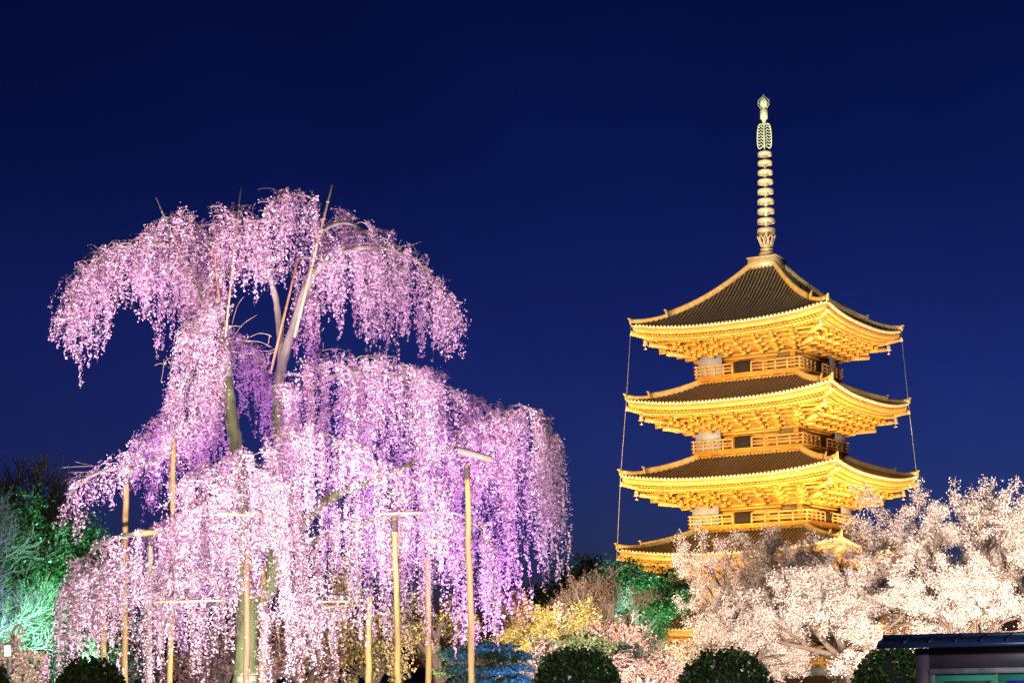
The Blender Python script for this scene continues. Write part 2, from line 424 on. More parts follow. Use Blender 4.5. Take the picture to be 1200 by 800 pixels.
        for Rm in RZ:
            V = []
            for p in range(nu+1):
                u = -1 + 2*p/nu
                for (h, z) in ((a-1.0, ze - .80 + curve(u)*.72), (lerp(a-1.0, bh, .42), lerp(ze-.8, zb0, .30) + curve(u)*.35), (bh, zb0)):
                    V.append(Rm @ Vector((u*h, -h, z)))
            mb.add(V, [(p*3+q, (p+1)*3+q, (p+1)*3+q+1, p*3+q+1) for p in range(nu) for q in range(2)])
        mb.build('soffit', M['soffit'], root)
        # bracket complexes
        nt_ = 4
        pur = MB(); brk = MB(); tail = MB()
        for Rm in RZ:
            for j in range(nt_):
                f = (j+.55)/nt_
                h = lerp(bh, a-1.25, f) + .05; z = lerp(zb0, ze-1.0, f**.85) - .10
                pur.box((0, -h, z + .26), (2*h + .3, .20, .20), Rm)
                for s in (-.94, -.62, -.33, -.04 + .04, .33, .62, .94):
                    x = s*(bh + .15)*(1 + .22*f)
                    wl = (1.15, 1.35, 1.0, .8)[j]
                    brk.box((x, -h - .02, z), (wl, .26, .24), Rm, .8)
                    for q in (-1, 0, 1):
                        brk.box((x + q*wl*.42, -h - .02, z + .22), (.32, .34, .20), Rm, .72)
                    brk.box((x, -h - .10, z - .18), (.26, .95, .28), Rm)
                    brk.box((x, -h - .44, z + .06), (.36, .34, .24), Rm, .7)
            for s in (-.94, -.62, -.33, 0, .33, .62, .94):
                x = s*(bh + .15)*1.15
                h = lerp(bh, a-1.25, .60); z = lerp(zb0, ze-1.0, .66)
                tail.beam((x, -h + 1.6, z + .35), (x, -h - .75, z - .28), .24, .28, Rm)
        pur.build('bracket_beams', M['wood'], root)
        brk.build('bracket_blocks', M['wood'], root)
        for kk, Rm in enumerate(RZ):                       # corner tail rafters
            for (f0, f1, z0, z1, wd) in ((.55, .98, -1.25, -.55, .30), (.25, .74, -1.9, -1.55, .34), (.05, .48, -2.6, -2.35, .34)):
                h0, h1 = lerp(bh, a, f0), lerp(bh, a, f1)
                tail.beam((h0, -h0, tz + z0 - .1), (h1, -h1, tz + z1 - .1), wd, .36, Rm)
        tail.build('tail_rafters', M['wood_lt'], root)
        for Rm in RZ:
            h1 = lerp(bh, a, .985); mb = MB()
            mb.beam((h1-.03, -h1+.03, tz - .65), (h1+.12, -h1-.12, tz - .61), .36, .42, Rm)
            mb.build('rafter_end_cap', M['tile_end'], root)
        # wind bells at the four corners
        for Rm in RZ:
            h1 = a*.90; p = Rm @ Vector((h1, -h1, tz - 1.05))
            mb = MB()
            mb.tube([p + Vector((0, 0, .55)), p + Vector((0, 0, -.15))], .025, 5)
            mb.lathe([(.03, -.12), (.14, -.16), (.19, -.30), (.21, -.55), (.30, -.68), (.27, -.70), (.02, -.60)], 14, p)
            mb.tube([p + Vector((0, 0, -.6)), p + Vector((0, 0, -.98))], .02, 5)
            mb.box(p + Vector((0, 0, -1.0)), (.30, .03, .12))
            mb.build('wind_bell', M['bronze'], root)
        # storey body
        wb = b - 1.0 if i < 4 else b - .4
        z0 = (T[i] - 4.6) if i < 4 else 0.7
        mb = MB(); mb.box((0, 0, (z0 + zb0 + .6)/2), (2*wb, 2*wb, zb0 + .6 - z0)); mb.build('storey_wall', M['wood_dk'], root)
        mb = MB(); mp_ = MB()
        for Rm in RZ:
            for s in (-1, -.34, .34, 1):
                mb.box((s*wb, -wb - .02, (z0+zb0)/2), (.45, .44, zb0 - z0), Rm)
            for zz in (.35, 1.25):
                mb.box((0, -wb - .16, lerp(z0, zb0, zz/1.3)), (2*wb + .5, .22, .26), Rm)
            mp_.box((0, -bh + .30, zb0 - .06), (1.16*bh, .42, .24), Rm)
            mp_.box((0, -bh + .52, zb0 - .34), (1.10*bh, .36, .20), Rm)
            mp_.box((0, -bh + .72, zb0 - .62), (1.04*bh, .30, .22), Rm)
        mb.build('columns', M['wood'], root); mp_.build('head_beam', M['wood'], root)
        if i < 4:
            # pale screens closing the corners between balcony and eave
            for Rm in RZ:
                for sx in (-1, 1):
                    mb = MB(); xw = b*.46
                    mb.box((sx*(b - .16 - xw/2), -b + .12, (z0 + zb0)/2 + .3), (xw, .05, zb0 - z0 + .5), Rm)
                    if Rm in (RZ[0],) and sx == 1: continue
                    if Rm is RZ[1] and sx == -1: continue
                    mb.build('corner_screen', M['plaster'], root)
            # doorway in the middle bay: near-black panel stands for its shade
            for Rm in RZ:
                mb = MB(); mb.box((-.55, -b + .20, z0 + .55), (1.7, .06, 1.15), Rm); mb.build('doorway', M['dark'], root)
            # balcony: floor, edge beams, small brackets
            mb = MB()
            mb.box((0, 0, z0 - .08), (2*b + .3, 2*b + .3, .16))
            for Rm in RZ:
                mb.box((0, -b + .10, z0 - .30), (2*b - .1, .24, .26), Rm)
                mb.box((0, -b + .35, z0 - .56), (2*b - .6, .24, .24), Rm)
                n = 8
                for r in range(n+1):
                    x = -b + .3 + r*(2*b - .6)/n
                    mb.box((x, -b + .15, z0 - .48), (.36, .60, .18), Rm, .8)
            mb.build('balcony_floor', M['wood'], root)
            mb = MB()
            for Rm in RZ:
                for (xa, xb) in ((-b - .25, -1.5), (.4, b + .25)):
                    for (zz, hh) in ((.28, .12), (.58, .10), (.92, .14)):
                        mb.box(((xa+xb)/2, -b - .02, z0 + zz), (xb-xa, .13, hh), Rm)
                    n = 4
                    for r in range(n+1):
                        x = lerp(max(xa, -b), min(xb, b), r/n)
                        mb.box((x, -b - .02, z0 + .47), (.15, .155, .98), Rm)
            mb.build('balcony_railing', M['wood_lt'], root)
        else:
            mb = MB(); mb.box((0, 0, .35), (2*b + 3.2, 2*b + 3.2, .7)); mb.build('stone_platform', M['stone'], root)
    # spire
    sp = MB(); sp.box((0, 0, 38.86), (2.75, 2.75, 1.0)); sp.box((0, 0, 39.41), (2.95, 2.95, .10))
    base = sp.build('spire_base', M['bronze'], root)
    mb = MB(); mb.lathe([(.82, 39.46), (.80, 39.75), (.70, 39.98), (.50, 40.16), (.30, 40.22), (.62, 40.25), (.62, 40.34), (.2, 40.40)], 24)
    mb.build('inverted_bowl', M['bronze'], root, False)
    mb = MB()
    mb.lathe([(.18, 40.4), (.40, 40.5), (.52, 40.7), (.50, 40.73), (.36, 40.58), (.16, 40.5)], 24)
    for q in range(10):                                     # lotus petals as open loops
        t = q*2*math.pi/10; P = []
        for j in range(9):
            f = j/8*math.pi; wv = math.cos(f)*.26; hh = math.sin(f)*.95
            rr = .46 + .42*(hh/.95)**1.5
            P.append((rr*math.cos(t) - wv*math.sin(t), rr*math.sin(t) + wv*math.cos(t), 40.6 + hh))
        mb.tube(P, .075, 6)
    mb.build('lotus_petals', M['bronze'], root)
    mb = MB(); mb.tube([(0, 0, 40.2), (0, 0, 50.2)], [.16, .11], 10); mb.build('spire_shaft', M['bronze'], root)
    ys = [271.0, 259.5, 247.9, 236.4, 224.8, 213.5, 202.5, 191.3, 180.8]
    for q, y in enumerate(ys):
        z = at(893, y, 180).z; r = lerp(.86, .64, q/8); h = lerp(.42, .36, q/8)
        mb = MB(); mb.lathe([(r-.03, z-h/2), (r, z-h*.3), (r, z+h*.3), (r-.03, z+h/2), (r-.09, z+h/2), (r-.09, z-h/2), (r, z-h/2)], 28)
        mb.lathe([(.24, z-h/2), (.26, z+h*.6), (.12, z+h*.62)], 14)
        for s in range(8):
            t = s*math.pi/4; mb.beam((.2*math.cos(t), .2*math.sin(t), z), ((r-.05)*math.cos(t), (r-.05)*math.sin(t), z), .08, .16)
        mb.build('spire_ring', M['bronze'], root)
    z0, z1 = at(893, 174, 180).z, at(893, 145, 180).z
    mb = MB()
    for k in range(4):                                      # openwork flame plates
        t = k*math.pi/2 + R(20); d = Vector((math.cos(t), math.sin(t), 0))
        o_ = [(.10, z0+.25), (.38, z0+.05), (.50, z0), (.62, z0+.25), (.66, z0+.8), (.64, z0+1.5), (.56, z0+2.0), (.40, z1-.02), (.18, z1-.12)]
        P = [d*r + Vector((0, 0, z)) for r, z in o_]
        mb.tube(catmull(P, 3), .055, 6)
        for j in range(7):
            za = z0 + .25 + j*.28
            mb.tube([d*.12 + Vector((0, 0, za)), d*.30 + Vector((0, 0, za+.22)), d*.45 + Vector((0, 0, za+.05)), d*.62 + Vector((0, 0, za+.20))], .045, 5)
    mb.build('openwork_flame', M['bronze_gr'], root)
    mb = MB(); zt = z1
    mb.lathe([(.10, zt-.2), (.20, zt), (.14, zt+.25), (.36, zt+.45), (.36, zt+1.25), (.22, zt+1.35), (.16, zt+1.5)], 16)
    mb.build('upper_collar', M['bronze_gr'], root, False)
    mb = MB(); zz = zt + 1.95
    mb.lathe([(.05, zz-.5), (.28, zz-.35), (.40, zz), (.30, zz+.3), (.12, zz+.55), (.05, zz+.75), (.02, 55.0)], 16)
    for k in range(4):
        t = k*math.pi/2 + R(20); d = Vector((math.cos(t), math.sin(t), 0))
        mb.tube([d*.2 + Vector((0, 0, zz-.6)), d*.50 + Vector((0, 0, zz-.2)), d*.50 + Vector((0, 0, zz+.25)), d*.15 + Vector((0, 0, zz+.6))], .03, 5)
    mb.build('jewel_finial', M['bronze_gr'], root)
    # lightning cables dropping from the eave corners
    for sx in (-1, 1):
        P = []
        for i in range(5): P.append(Vector((sx*A[i], sx*A[i], T[i] + .15)))
        P.append(Vector((sx*11.6, sx*11.6, 0)))
        mb = MB(); mb.tube(P, .03, 5); mb.build('lightning_cable', M['cable'], root)
def lerp(a, b, t): return a + (b-a)*t
build_pagoda()

# ------------------------------------------------------------------ weeping cherry
D0 = 50.0
PXM = F / D0
def Wp(u, v, d=0.0): return at(u, v, D0 + d)

wroot = thing('weeping_cherry_tree', at(289, 830, D0).xy.to_3d(), 'huge old weeping cherry tree with pink and violet blossom curtains on props', 'weeping cherry')
WINV = Matrix.Translation(-wroot.location)
def wl(p): return WINV @ Vector(p)

def limb(name, pts, m, n=10):
    """pts: (u, v, depth, radius_px)"""
    P = catmull([wl(Wp(*p[:3])) for p in pts], 6)
    rr = [p[3]/PXM for p in pts]; rad = []
    for i in range(len(P)):
        t = i/6; k = min(int(t), len(rr)-2); rad.append(lerp(rr[k], rr[k+1], t-k))
    rng_ = random.Random(len(P)*7 + int(pts[0][0]))
    rad = [r*(1 + rng_.uniform(-.07, .07)) for r in rad]
    mb = MB(); mb.tube(P, rad, n)
    for i in range(len(P)):
        for j in range(n):
            q = Vector(mb.v[i*n+j]); mb.v[i*n+j] = tuple(P[i] + (q - P[i])*rng_.uniform(.86, 1.14))
    return mb.build(name, m, wroot, True)

trk = limb('trunk', [(289, 852, 0, 18), (289, 800, 0, 15.5), (290, 750, 0, 13.5), (291, 712, 0, 13), (286, 680, 0, 10.5), (283, 640, 0, 9.5), (282, 580, .1, 9), (277, 525, .2, 8), (270, 480, .2, 7.5), (265, 440, .1, 7)], M['bark_moss'], 12)
limb('limb', [(265, 442, .1, 7), (262, 400, 0, 6.2), (245, 365, 0, 5.2), (228, 325, 0, 4.5), (212, 300, -.1, 4), (196, 287, -.3, 3.2), (165, 287, -.5, 2.6), (135, 292, -.6, 2), (105, 318, -.6, 1.4)], M['bark_pale'])
limb('limb', [(262, 400, .1, 5), (258, 365, .5, 4), (252, 330, .8, 3), (246, 285, .8, 2.4), (225, 255, .6, 1.6)], M['bark_pale'])
limb('limb', [(297, 715, 0, 10), (314, 692, -.2, 9), (320, 665, -.4, 8), (318, 635, -.4, 7.5), (330, 605, -.2, 7), (331, 560, .2, 6.5), (326, 500, .4, 6.5), (327, 450, .3, 7)], M['bark_moss'], 12)
limb('limb', [(326, 470, .3, 7), (331, 425, .2, 6), (345, 380, 0, 5.5), (362, 330, -.2, 4.6), (385, 305, -.4, 3.6), (425, 290, -.6, 2.6), (470, 296, -.8, 1.8), (503, 318, -.8, 1.2)], M['bark_pale'])
limb('limb', [(330, 430, .25, 4.5), (327, 380, .5, 4), (322, 345, .6, 3.6), (310, 310, .6, 3), (298, 280, .5, 2.2), (290, 255, .4, 1.5)], M['bark_pale'])
limb('limb', [(362, 330, -.2, 4), (368, 300, 0, 3), (380, 270, .2, 2.4), (410, 262, .2, 1.8), (445, 284, .2, 1.2)], M['bark_pale'])
limb('limb', [(270, 475, .2, 5), (250, 470, 0, 4), (232, 482, -.4, 3.8), (218, 505, -.8, 3.5), (203, 527, -1, 3), (165, 545, -1.3, 2.4), (120, 552, -1.4, 1.8), (84, 572, -1.5, 1.2)], M['bark_pale'])
limb('limb', [(318, 655, -.4, 6.5), (345, 625, -1, 6), (362, 606, -1.5, 6), (382, 588, -2, 5.5), (404, 574, -2.2, 4.8), (440, 562, -2.0, 3.4), (490, 540, -1.7, 2.4), (545, 516, -1.3, 1.7), (600, 494, -1.0, 1.2)], M['bark_moss'])
limb('limb', [(331, 575, .2, 5), (350, 530, .8, 4), (385, 486, 1.2, 3.2), (430, 452, 1.4, 2.4), (490, 452, 1.2, 1.8), (560, 478, .8, 1.2)], M['bark_pale'])
limb('limb', [(283, 620, 0, 6), (262, 608, -1, 4.5), (225, 612, -1.8, 3.6), (175, 622, -2.2, 2.8), (130, 632, -2.4, 2), (88, 660, -2.5, 1.2)], M['bark_pale'])
limb('limb', [(318, 640, -.4, 5), (350, 640, -2, 4), (400, 618, -3, 3), (463, 604, -3.2, 2.4), (530, 600, -3, 1.6), (570, 625, -2.5, 1.0)], M['bark_pale'])
limb('limb', [(327, 470, .3, 4.5), (350, 462, -1, 3.2), (390, 440, -1.7, 2.6), (440, 437, -2.2, 1.9), (490, 450, -2.6, 1.2)], M['bark_pale'])
# straw wrap round the foot of the trunk
mb = MB(); P0_ = wl(Wp(289, 784, 0)); P1_ = wl(Wp(289, 850, 0))
for j in range(9):
    f = j/9; c = P0_.lerp(P1_, f); c2 = P0_.lerp(P1_, f + 1/9*.96)
    mb.lathe([(.30 + .06*f, 0), (.335 + .06*f, -.02), (.335 + .06*f, c2.z - c.z + .02), (.30 + .06*f, c2.z - c.z)], 20, c)
mb.build('straw_wrap', M['straw'], wroot, True)

# boughs: (control points u, v, depth), hang length in px along the bough, strands, jitter in depth
BOUGHS = [
 ([(243,340,0),(215,300,0),(190,282,-.3),(160,281,-.5),(130,288,-.6),(103,312,-.6),(84,345,-.6)], [110,100,80,60,105,118,55], 120, .8),
 ([(150,283,-.4),(122,288,-1),(96,310,-1.2),(80,345,-1.2),(72,372,-1.2)], [50,60,90,60,34], 55, .5),
 ([(250,335,.6),(240,272,.6),(215,250,.6),(185,260,.4),(160,276,.2)], [60,100,110,120,70], 125, .9),
 ([(262,310,0),(256,255,0),(270,240,-.2),(300,242,-.3)], [60,75,95,90], 85, .9),
 ([(300,300,.4),(308,250,.3),(326,228,.2),(352,231,.1),(368,240,0)], [50,60,95,110,100], 75, 1.0),
 ([(368,310,0),(380,262,0),(405,249,0),(438,266,.1),(468,291,.2)], [60,90,130,130,110], 85, 1.0),
 ([(385,305,-.4),(425,285,-.6),(470,290,-.8),(503,314,-.8),(522,350,-.8),(527,372,-.8)], [90,110,122,105,48,26], 120, .8),
 ([(350,300,.3),(360,325,.5),(372,350,.6)], [100,100,75], 26, .4),
 ([(270,385,2.0),(290,395,2.5),(310,425,2.8),(328,460,3)], [90,105,90,70], 60, .8),
 ([(262,350,-.4),(245,362,-1),(224,378,-1.2),(210,398,-1.2)], [120,125,100,55], 60, .7),
 ([(268,415,-.6),(240,428,-1.4),(215,448,-1.6),(198,470,-1.6)], [130,130,110,80], 65, .7),
 ([(270,465,0),(235,478,-.5),(205,500,-1),(170,515,-1.3),(140,532,-1.4),(105,550,-1.5),(80,578,-1.5)], [85,95,75,60,60,75,42], 110, .9),
 ([(215,470,1.5),(185,490,1.6),(158,515,1.6)], [95,90,60], 45, .9),
 ([(275,565,-1.5),(230,592,-2),(180,616,-2.2),(130,630,-2.4),(95,648,-2.5),(74,690,-2.5)], [190,190,150,125,165,112], 120, 1.0),
 ([(250,630,-3),(190,650,-3.4),(130,655,-3.4),(90,680,-3.4)], [150,145,105,128], 75, .8),
 ([(280,520,-3),(240,545,-3.3),(205,575,-3.3)], [150,160,120], 55, .8),
 ([(335,455,-1),(345,440,-1.5),(390,416,-2),(430,418,-2.6),(480,430,-3),(510,442,-3)], [150,170,190,190,170,150], 135, 1.0),
 ([(400,440,1.0),(440,424,1.3),(490,432,1.2),(530,448,1),(570,470,.8),(590,490,.6)], [190,190,185,160,150,120], 105, 1.0),
 ([(505,520,-1.6),(545,500,-1.8),(585,482,-1.5),(615,477,-1.4),(640,490,-1.4),(649,518,-1.4)], [90,115,195,205,180,92], 165, .7),
 ([(300,540,-3),(330,505,-3.5),(370,500,-3.8),(420,520,-4),(470,550,-4),(520,575,-3.6)], [170,180,170,180,180,165], 105, .9),
 ([(330,650,-3),(380,622,-3.6),(430,608,-3.6),(480,602,-3.4),(530,598,-3),(570,615,-2.5),(584,650,-2.4)], [130,150,140,140,140,130,100], 120, .9),
 ([(255,560,-4),(285,545,-4.4),(320,555,-4.6),(350,585,-4.6)], [190,215,215,185], 80, .8),
 ([(380,560,2),(440,540,2.6),(500,540,2.6),(550,560,2.2)], [190,200,200,180], 60, 1.2),
 ([(330,560,2.5),(280,580,3),(220,600,3),(170,610,2.6)], [190,180,160,150], 55, 1.2),
 ([(290,690,-4.2),(330,680,-4.6),(380,690,-4.6),(430,680,-4.2)], [110,118,100,80], 55, .7),
 ([(180,690,-3.8),(220,670,-4.2),(262,676,-4.2)], [100,118,110], 40, .7),
]
rng = np.random.default_rng(11)
HOLES = [(289, 745, 15, 54, .93), (316, 680, 13, 40, .90), (285, 572, 8, 34, .8), (390, 582, 20, 12, .8), (362, 612, 14, 16, .7),
         (146, 612, 16, 28, .9), (205, 548, 16, 20, .75), (172, 560, 12, 16, .7), (390, 690, 18, 26, .6), (330, 750, 18, 30, .5),
         (420, 575, 14, 20, .5), (480, 700, 26, 55, .55), (215, 745, 14, 40, .55), (160, 745, 22, 40, .6), (405, 755, 20, 30, .5),
         (240, 700, 10, 22, .4), (262, 600, 10, 14, .5), (520, 560, 12, 26, .5), (575, 600, 12, 40, .6), (610, 600, 7, 60, .5), (110, 600, 18, 12, .6)]
twP0, twP1 = [], []; sbP0, sbP1 = [], []
for bi, (cp, hang, ns, dj) in enumerate(BOUGHS):
    curve_ = catmull(cp, 8); n = len(curve_) - 1
    C_all = []
    nsp = max(4, int(ns/3.7))
    for sp_i in range(nsp):
      t_s = (sp_i + rng.random())/nsp*n; d_s = rng.normal()*dj; L_s = .50 + .68*rng.random()
      v_s = rng.normal()*6 + 3; f_s = 1 if rng.random() < .75 else -.6; l_s = 8 + 26*rng.random()**1.6; drp = 8 + 26*rng.random()
      p_b = curve_[min(int(t_s), n-1)]; sgb = 1 if (curve_[min(int(t_s), n-1)+1] - p_b).x > 0 else -1
      tb = np.linspace(-.1, 1.05, 7)
      bq = [at(p_b.x + sgb*f_s*l_s*(q - .55), p_b.y + v_s - 7*q + drp*q*q, D0 + p_b.z + d_s) for q in tb]
      sbP0 += bq[:-1]; sbP1 += bq[1:]
      for s in range(rng.integers(3, 8)):
        t = min(max(t_s + rng.normal()*.35, 0), n-.01); k = min(int(t), n-1); p = curve_[k].lerp(curve_[k+1], t-k)
        tan = curve_[k+1] - curve_[k]
        hseg = t/n*(len(hang)-1); hk = min(int(hseg), len(hang)-2)
        L = lerp(hang[hk], hang[hk+1], hseg-hk) * L_s * (.5 + .55*rng.random()**.6)
        tau = rng.random(); u = p.x + rng.normal()*2.0; d = p.z + d_s + rng.normal()*.16
        sg = 1 if tan.x > 0 else -1
        u += sg*f_s*l_s*(tau - .55); v = p.y + v_s - 7*tau + drp*tau*tau + rng.normal()*2
        fwd = sg*f_s*(2 + 12*rng.random()**1.5) + rng.normal()*2
        fz = rng.normal()*.15
        m = max(8, int(L/PXM/.045))
        tt = np.linspace(0, 1, m)
        ph = rng.random()*6.28; sw = rng.normal()*4.5
        uu = u + fwd*np.sqrt(tt) + sw*np.sin(tt*3 + ph)*tt + np.cumsum(rng.normal(size=m))*.5
        rise = 5*rng.random()
        vv = v - rise*np.sin(np.minimum(tt*6, math.pi)) + L*tt**1.15
        dd = d + fz*np.sqrt(tt) + .018*np.cumsum(rng.normal(size=m))
        Y = D0 + dd
        c, s_ = math.cos(ROLL), math.sin(ROLL)
        dx, dy = uu-CX, vv-CY
        X = (c*dx - s_*dy)*Y/F; Z = EYE - (s_*dx + c*dy)*Y/F
        P = np.stack([X, Y, Z], 1)
        if rng.random() < .6: twP0.append(P[:-1:3][:len(P[3::3])]); twP1.append(P[3::3])
        k_ = 5
        fat = .55 + 1.3*rng.random()**1.5
        wv = np.interp(np.arange(m), np.arange(0, m + 7, 7), rng.random(len(np.arange(0, m + 7, 7))))
        w_ = (.014 + .058*np.sin(np.pi*np.clip(tt*.90 + .10, 0, 1))**.8 * (.15 + .95*wv)) * fat
        clump = (rng.random(m) < np.clip(.35 + .9*wv, 0, .96)*(.55 + .45*rng.random()))
        Cc = np.repeat(P[clump], k_, 0); ww = np.repeat(w_[clump], k_)
        Cc = Cc + rng.normal(size=Cc.shape)*ww[:, None]
        uq = np.repeat(uu[clump], k_); vq = np.repeat(vv[clump], k_)
        keep = np.ones(len(Cc), bool)
        if d < 1.0:                                  # openings that show the trunk and the sky
            for (hu, hv, ru, rv, pr) in HOLES:
                keep &= ~((((uq-hu)/ru)**2 + ((vq-hv)/rv)**2 < 1) & (rng.random(len(Cc)) < pr))
        C_all.append(Cc[keep])
    C_all = np.concatenate(C_all) - np.array(wroot.location)
    C_all = C_all[C_all[:, 2] > .12]
    V, Q = leaf_quads(rng, C_all, .040*np.exp(rng.normal(size=(len(C_all), 1))*.28))
    link_mesh('blossom_bough', V, Q, M['petal'], wroot)
A0, A1 = np.concatenate(twP0), np.concatenate(twP1)
o_ = np.array(wroot.location)
V, Q = seg_tubes(A0 - o_, A1 - o_, np.full(len(A0), .005), np.full(len(A0), .004), 3)
tag(link_mesh('hanging_twigs', V, Q, M['twig'], wroot), kind='stuff')
B0 = np.array([tuple(q) for q in sbP0]) - o_; B1 = np.array([tuple(q) for q in sbP1]) - o_
V, Q = seg_tubes(B0, B1 + (B1 - B0)*.05, np.full(len(B0), .016), np.full(len(B0), .013), 5)
tag(link_mesh('arching_branchlets', V, Q, M['bark_pale'], wroot), kind='stuff')
# bare shoots
mb = MB(); rs = random.Random(5)
for (u, v, n, du, dv) in ((262,400,9,45,-35),(325,400,8,-30,-30),(210,490,8,-28,12),(325,232,4,8,-8),(440,268,4,22,-8),(470,287,3,18,-4),(110,552,3,-34,2),(200,420,6,-14,20),(590,480,3,12,-8),(105,552,2,-30,-2),(375,395,3,8,-20)):
    for _ in range(n):
        a_ = rs.uniform(-.3, 1.2); b_ = rs.uniform(-.6, 1.3); d = rs.uniform(-.6, .6)
        u0, v0 = u + rs.uniform(-8, 8), v + rs.uniform(-8, 8)
        P = catmull([wl(Wp(u0, v0, d)), wl(Wp(u0 + du*a_*.5, v0 + dv*b_*.8, d)), wl(Wp(u0 + du*a_ + rs.uniform(-4, 4), v0 + dv*b_*1.1 + rs.uniform(-4, 8), d))], 4)
        mb = MB(); mb.tube(P, [.010]*4 + [.008]*4 + [.005], 4); mb.build('bare_shoot', M['bamboo'], wroot)

# ------------------------------------------------------------------ props and bamboo of the weeping cherry
PG = 'wooden posts propping up the weeping cherry'
def prop(u0, v0, u1, d, r, m, label, bar=None, barmat=None):
    top = at(u0, v0, D0 + d); low = at(u1, 800, D0 + d)
    dr = (low - top); foot = top + dr*(top.z/(top.z - low.z))
    t = thing('support_post', foot, label, 'post', PG)
    mb = MB(); N = 10
    rp = random.Random(int(u0)); P = [(foot*(1-j/N) + top*(j/N)) - foot + Vector((rp.uniform(-.018, .018), rp.uniform(-.018, .018), 0))*(0 < j < N) for j in range(N+1)]
    mb.tube(P, [r*(1.08 - .16*j/N) for j in range(N+1)], 10); mb.build('log', m, t, True)
    if bar:
        ul, vl, ur, vr, rb = bar
        mb = MB(); a_ = at(ul, vl, D0 + d - r - .02) - foot; b_ = at(ur, vr, D0 + d - r + .1) - foot
        mb.tube([a_, a_.lerp(b_, .5), b_], [rb, rb*1.04, rb*.95], 10); mb.build('crossbar', barmat or m, t, True)
        mb = MB()
        cc = P[-1]
        for q in range(3): mb.lathe([(r*1.02, -.05), (r*1.12, 0), (r*1.02, .05)], 10, cc - Vector((0, 0, .12 + .09*q)))
        mb.build('rope_lashing', M['rope'], t)
    return t
prop(122, 650, 121, -2.0, .08, M['post'], 'short yellow post behind the leftmost clipped bush under the cherry')
prop(148, 552, 146, -1.4, .078, M['post'], 'leftmost tall pale post topped by a round log end', (138, 552, 157, 551, .10), M['post_gr'])
prop(176, 624, 175, -3.0, .075, M['post_gr'], 'silvery post with a short crossbar at top, left of the trunk', (157, 625, 187, 623, .07), M['post'])
prop(204, 506, 199, -2.2, .07, M['post'], 'tallest yellow post on the left, rising bare into the mid canopy')
prop(290, 606, 289, -4.9, .072, M['post_dk'], 'brown post directly in front of the mossy trunk with cream crossbar', (256, 601, 331, 606, .042), M['bamboo'])
prop(309, 660, 307, -.6, .08, M['post'], 'slim yellow post just right of and behind the trunk')
prop(433, 700, 432, -3.9, .078, M['post'], 'yellow post carrying the horizontal bamboo rails right of the trunk')
prop(462, 606, 467, -4.7, .07, M['post'], 'pale post with a wide crossbar in the middle of the right canopy', (438, 602, 496, 600, .042), M['post_gr'])
prop(501, 636, 502, -3.0, .075, M['post'], 'yellow post with a stubby crossbar between two taller right posts', (492, 633, 516, 632, .06), M['post'])
prop(547, 545, 553, -3.7, .075, M['post'], 'rightmost and tallest post with a silvered log end on top', (536, 527, 576, 538, .085), M['post_gr'])
BG = 'bamboo poles tied into the weeping cherry'
def pole(a_, b_, d0, d1, r, m, label, name='bamboo_pole'):
    A_, B_ = at(*a_, D0 + d0), at(*b_, D0 + d1)
    t = thing(name, A_, label, 'pole', BG)
    mb = MB(); mb.tube([Vector((0, 0, 0)), (B_-A_)*.5, B_-A_], [r, r*.92, r*.8], 7); mb.build('cane', m, t, True)
    mb = MB()
    for q in range(1, 9): mb.tube([(B_-A_)*(q/9 - .003), (B_-A_)*(q/9 + .003)], r*1.18, 7)
    mb.build('nodes', m, t)
pole((264,395),(282,221),-.9,-.6,.027,M['bamboo'],'straight pale bamboo pole sticking up past the crown at top centre left')
pole((245,376),(183,232),-.4,-.9,.022,M['bamboo'],'thin bamboo pole poking out leftmost above the crown beside the arching limb')
pole((345,395),(389,217),-.9,-.8,.04,M['bamboo'],'thick yellow bamboo pole along the right limb, its tip highest of all')
pole((317,437),(350,300),.1,.2,.035,M['bamboo_red'],'orange bamboo pole crossing the sky gap between the two upper limbs')
pole((257,352),(249,285),-.6,-.7,.03,M['bamboo_red'],'short orange bamboo pole beside the upper left stem')
pole((257,464),(261,405),-.9,-.9,.03,M['bamboo_red'],'short reddish bamboo splint low on the left stem')
pole((180,705),(262,703),-4.6,-4.6,.03,M['bamboo'],'low horizontal bamboo rail left of the trunk')
pole((366,705),(436,703),-4.4,-3.6,.035,M['bamboo'],'upper horizontal bamboo rail right of the trunk')
pole((375,711),(436,708),-4.2,-3.5,.03,M['bamboo'],'lower horizontal bamboo rail right of the trunk')

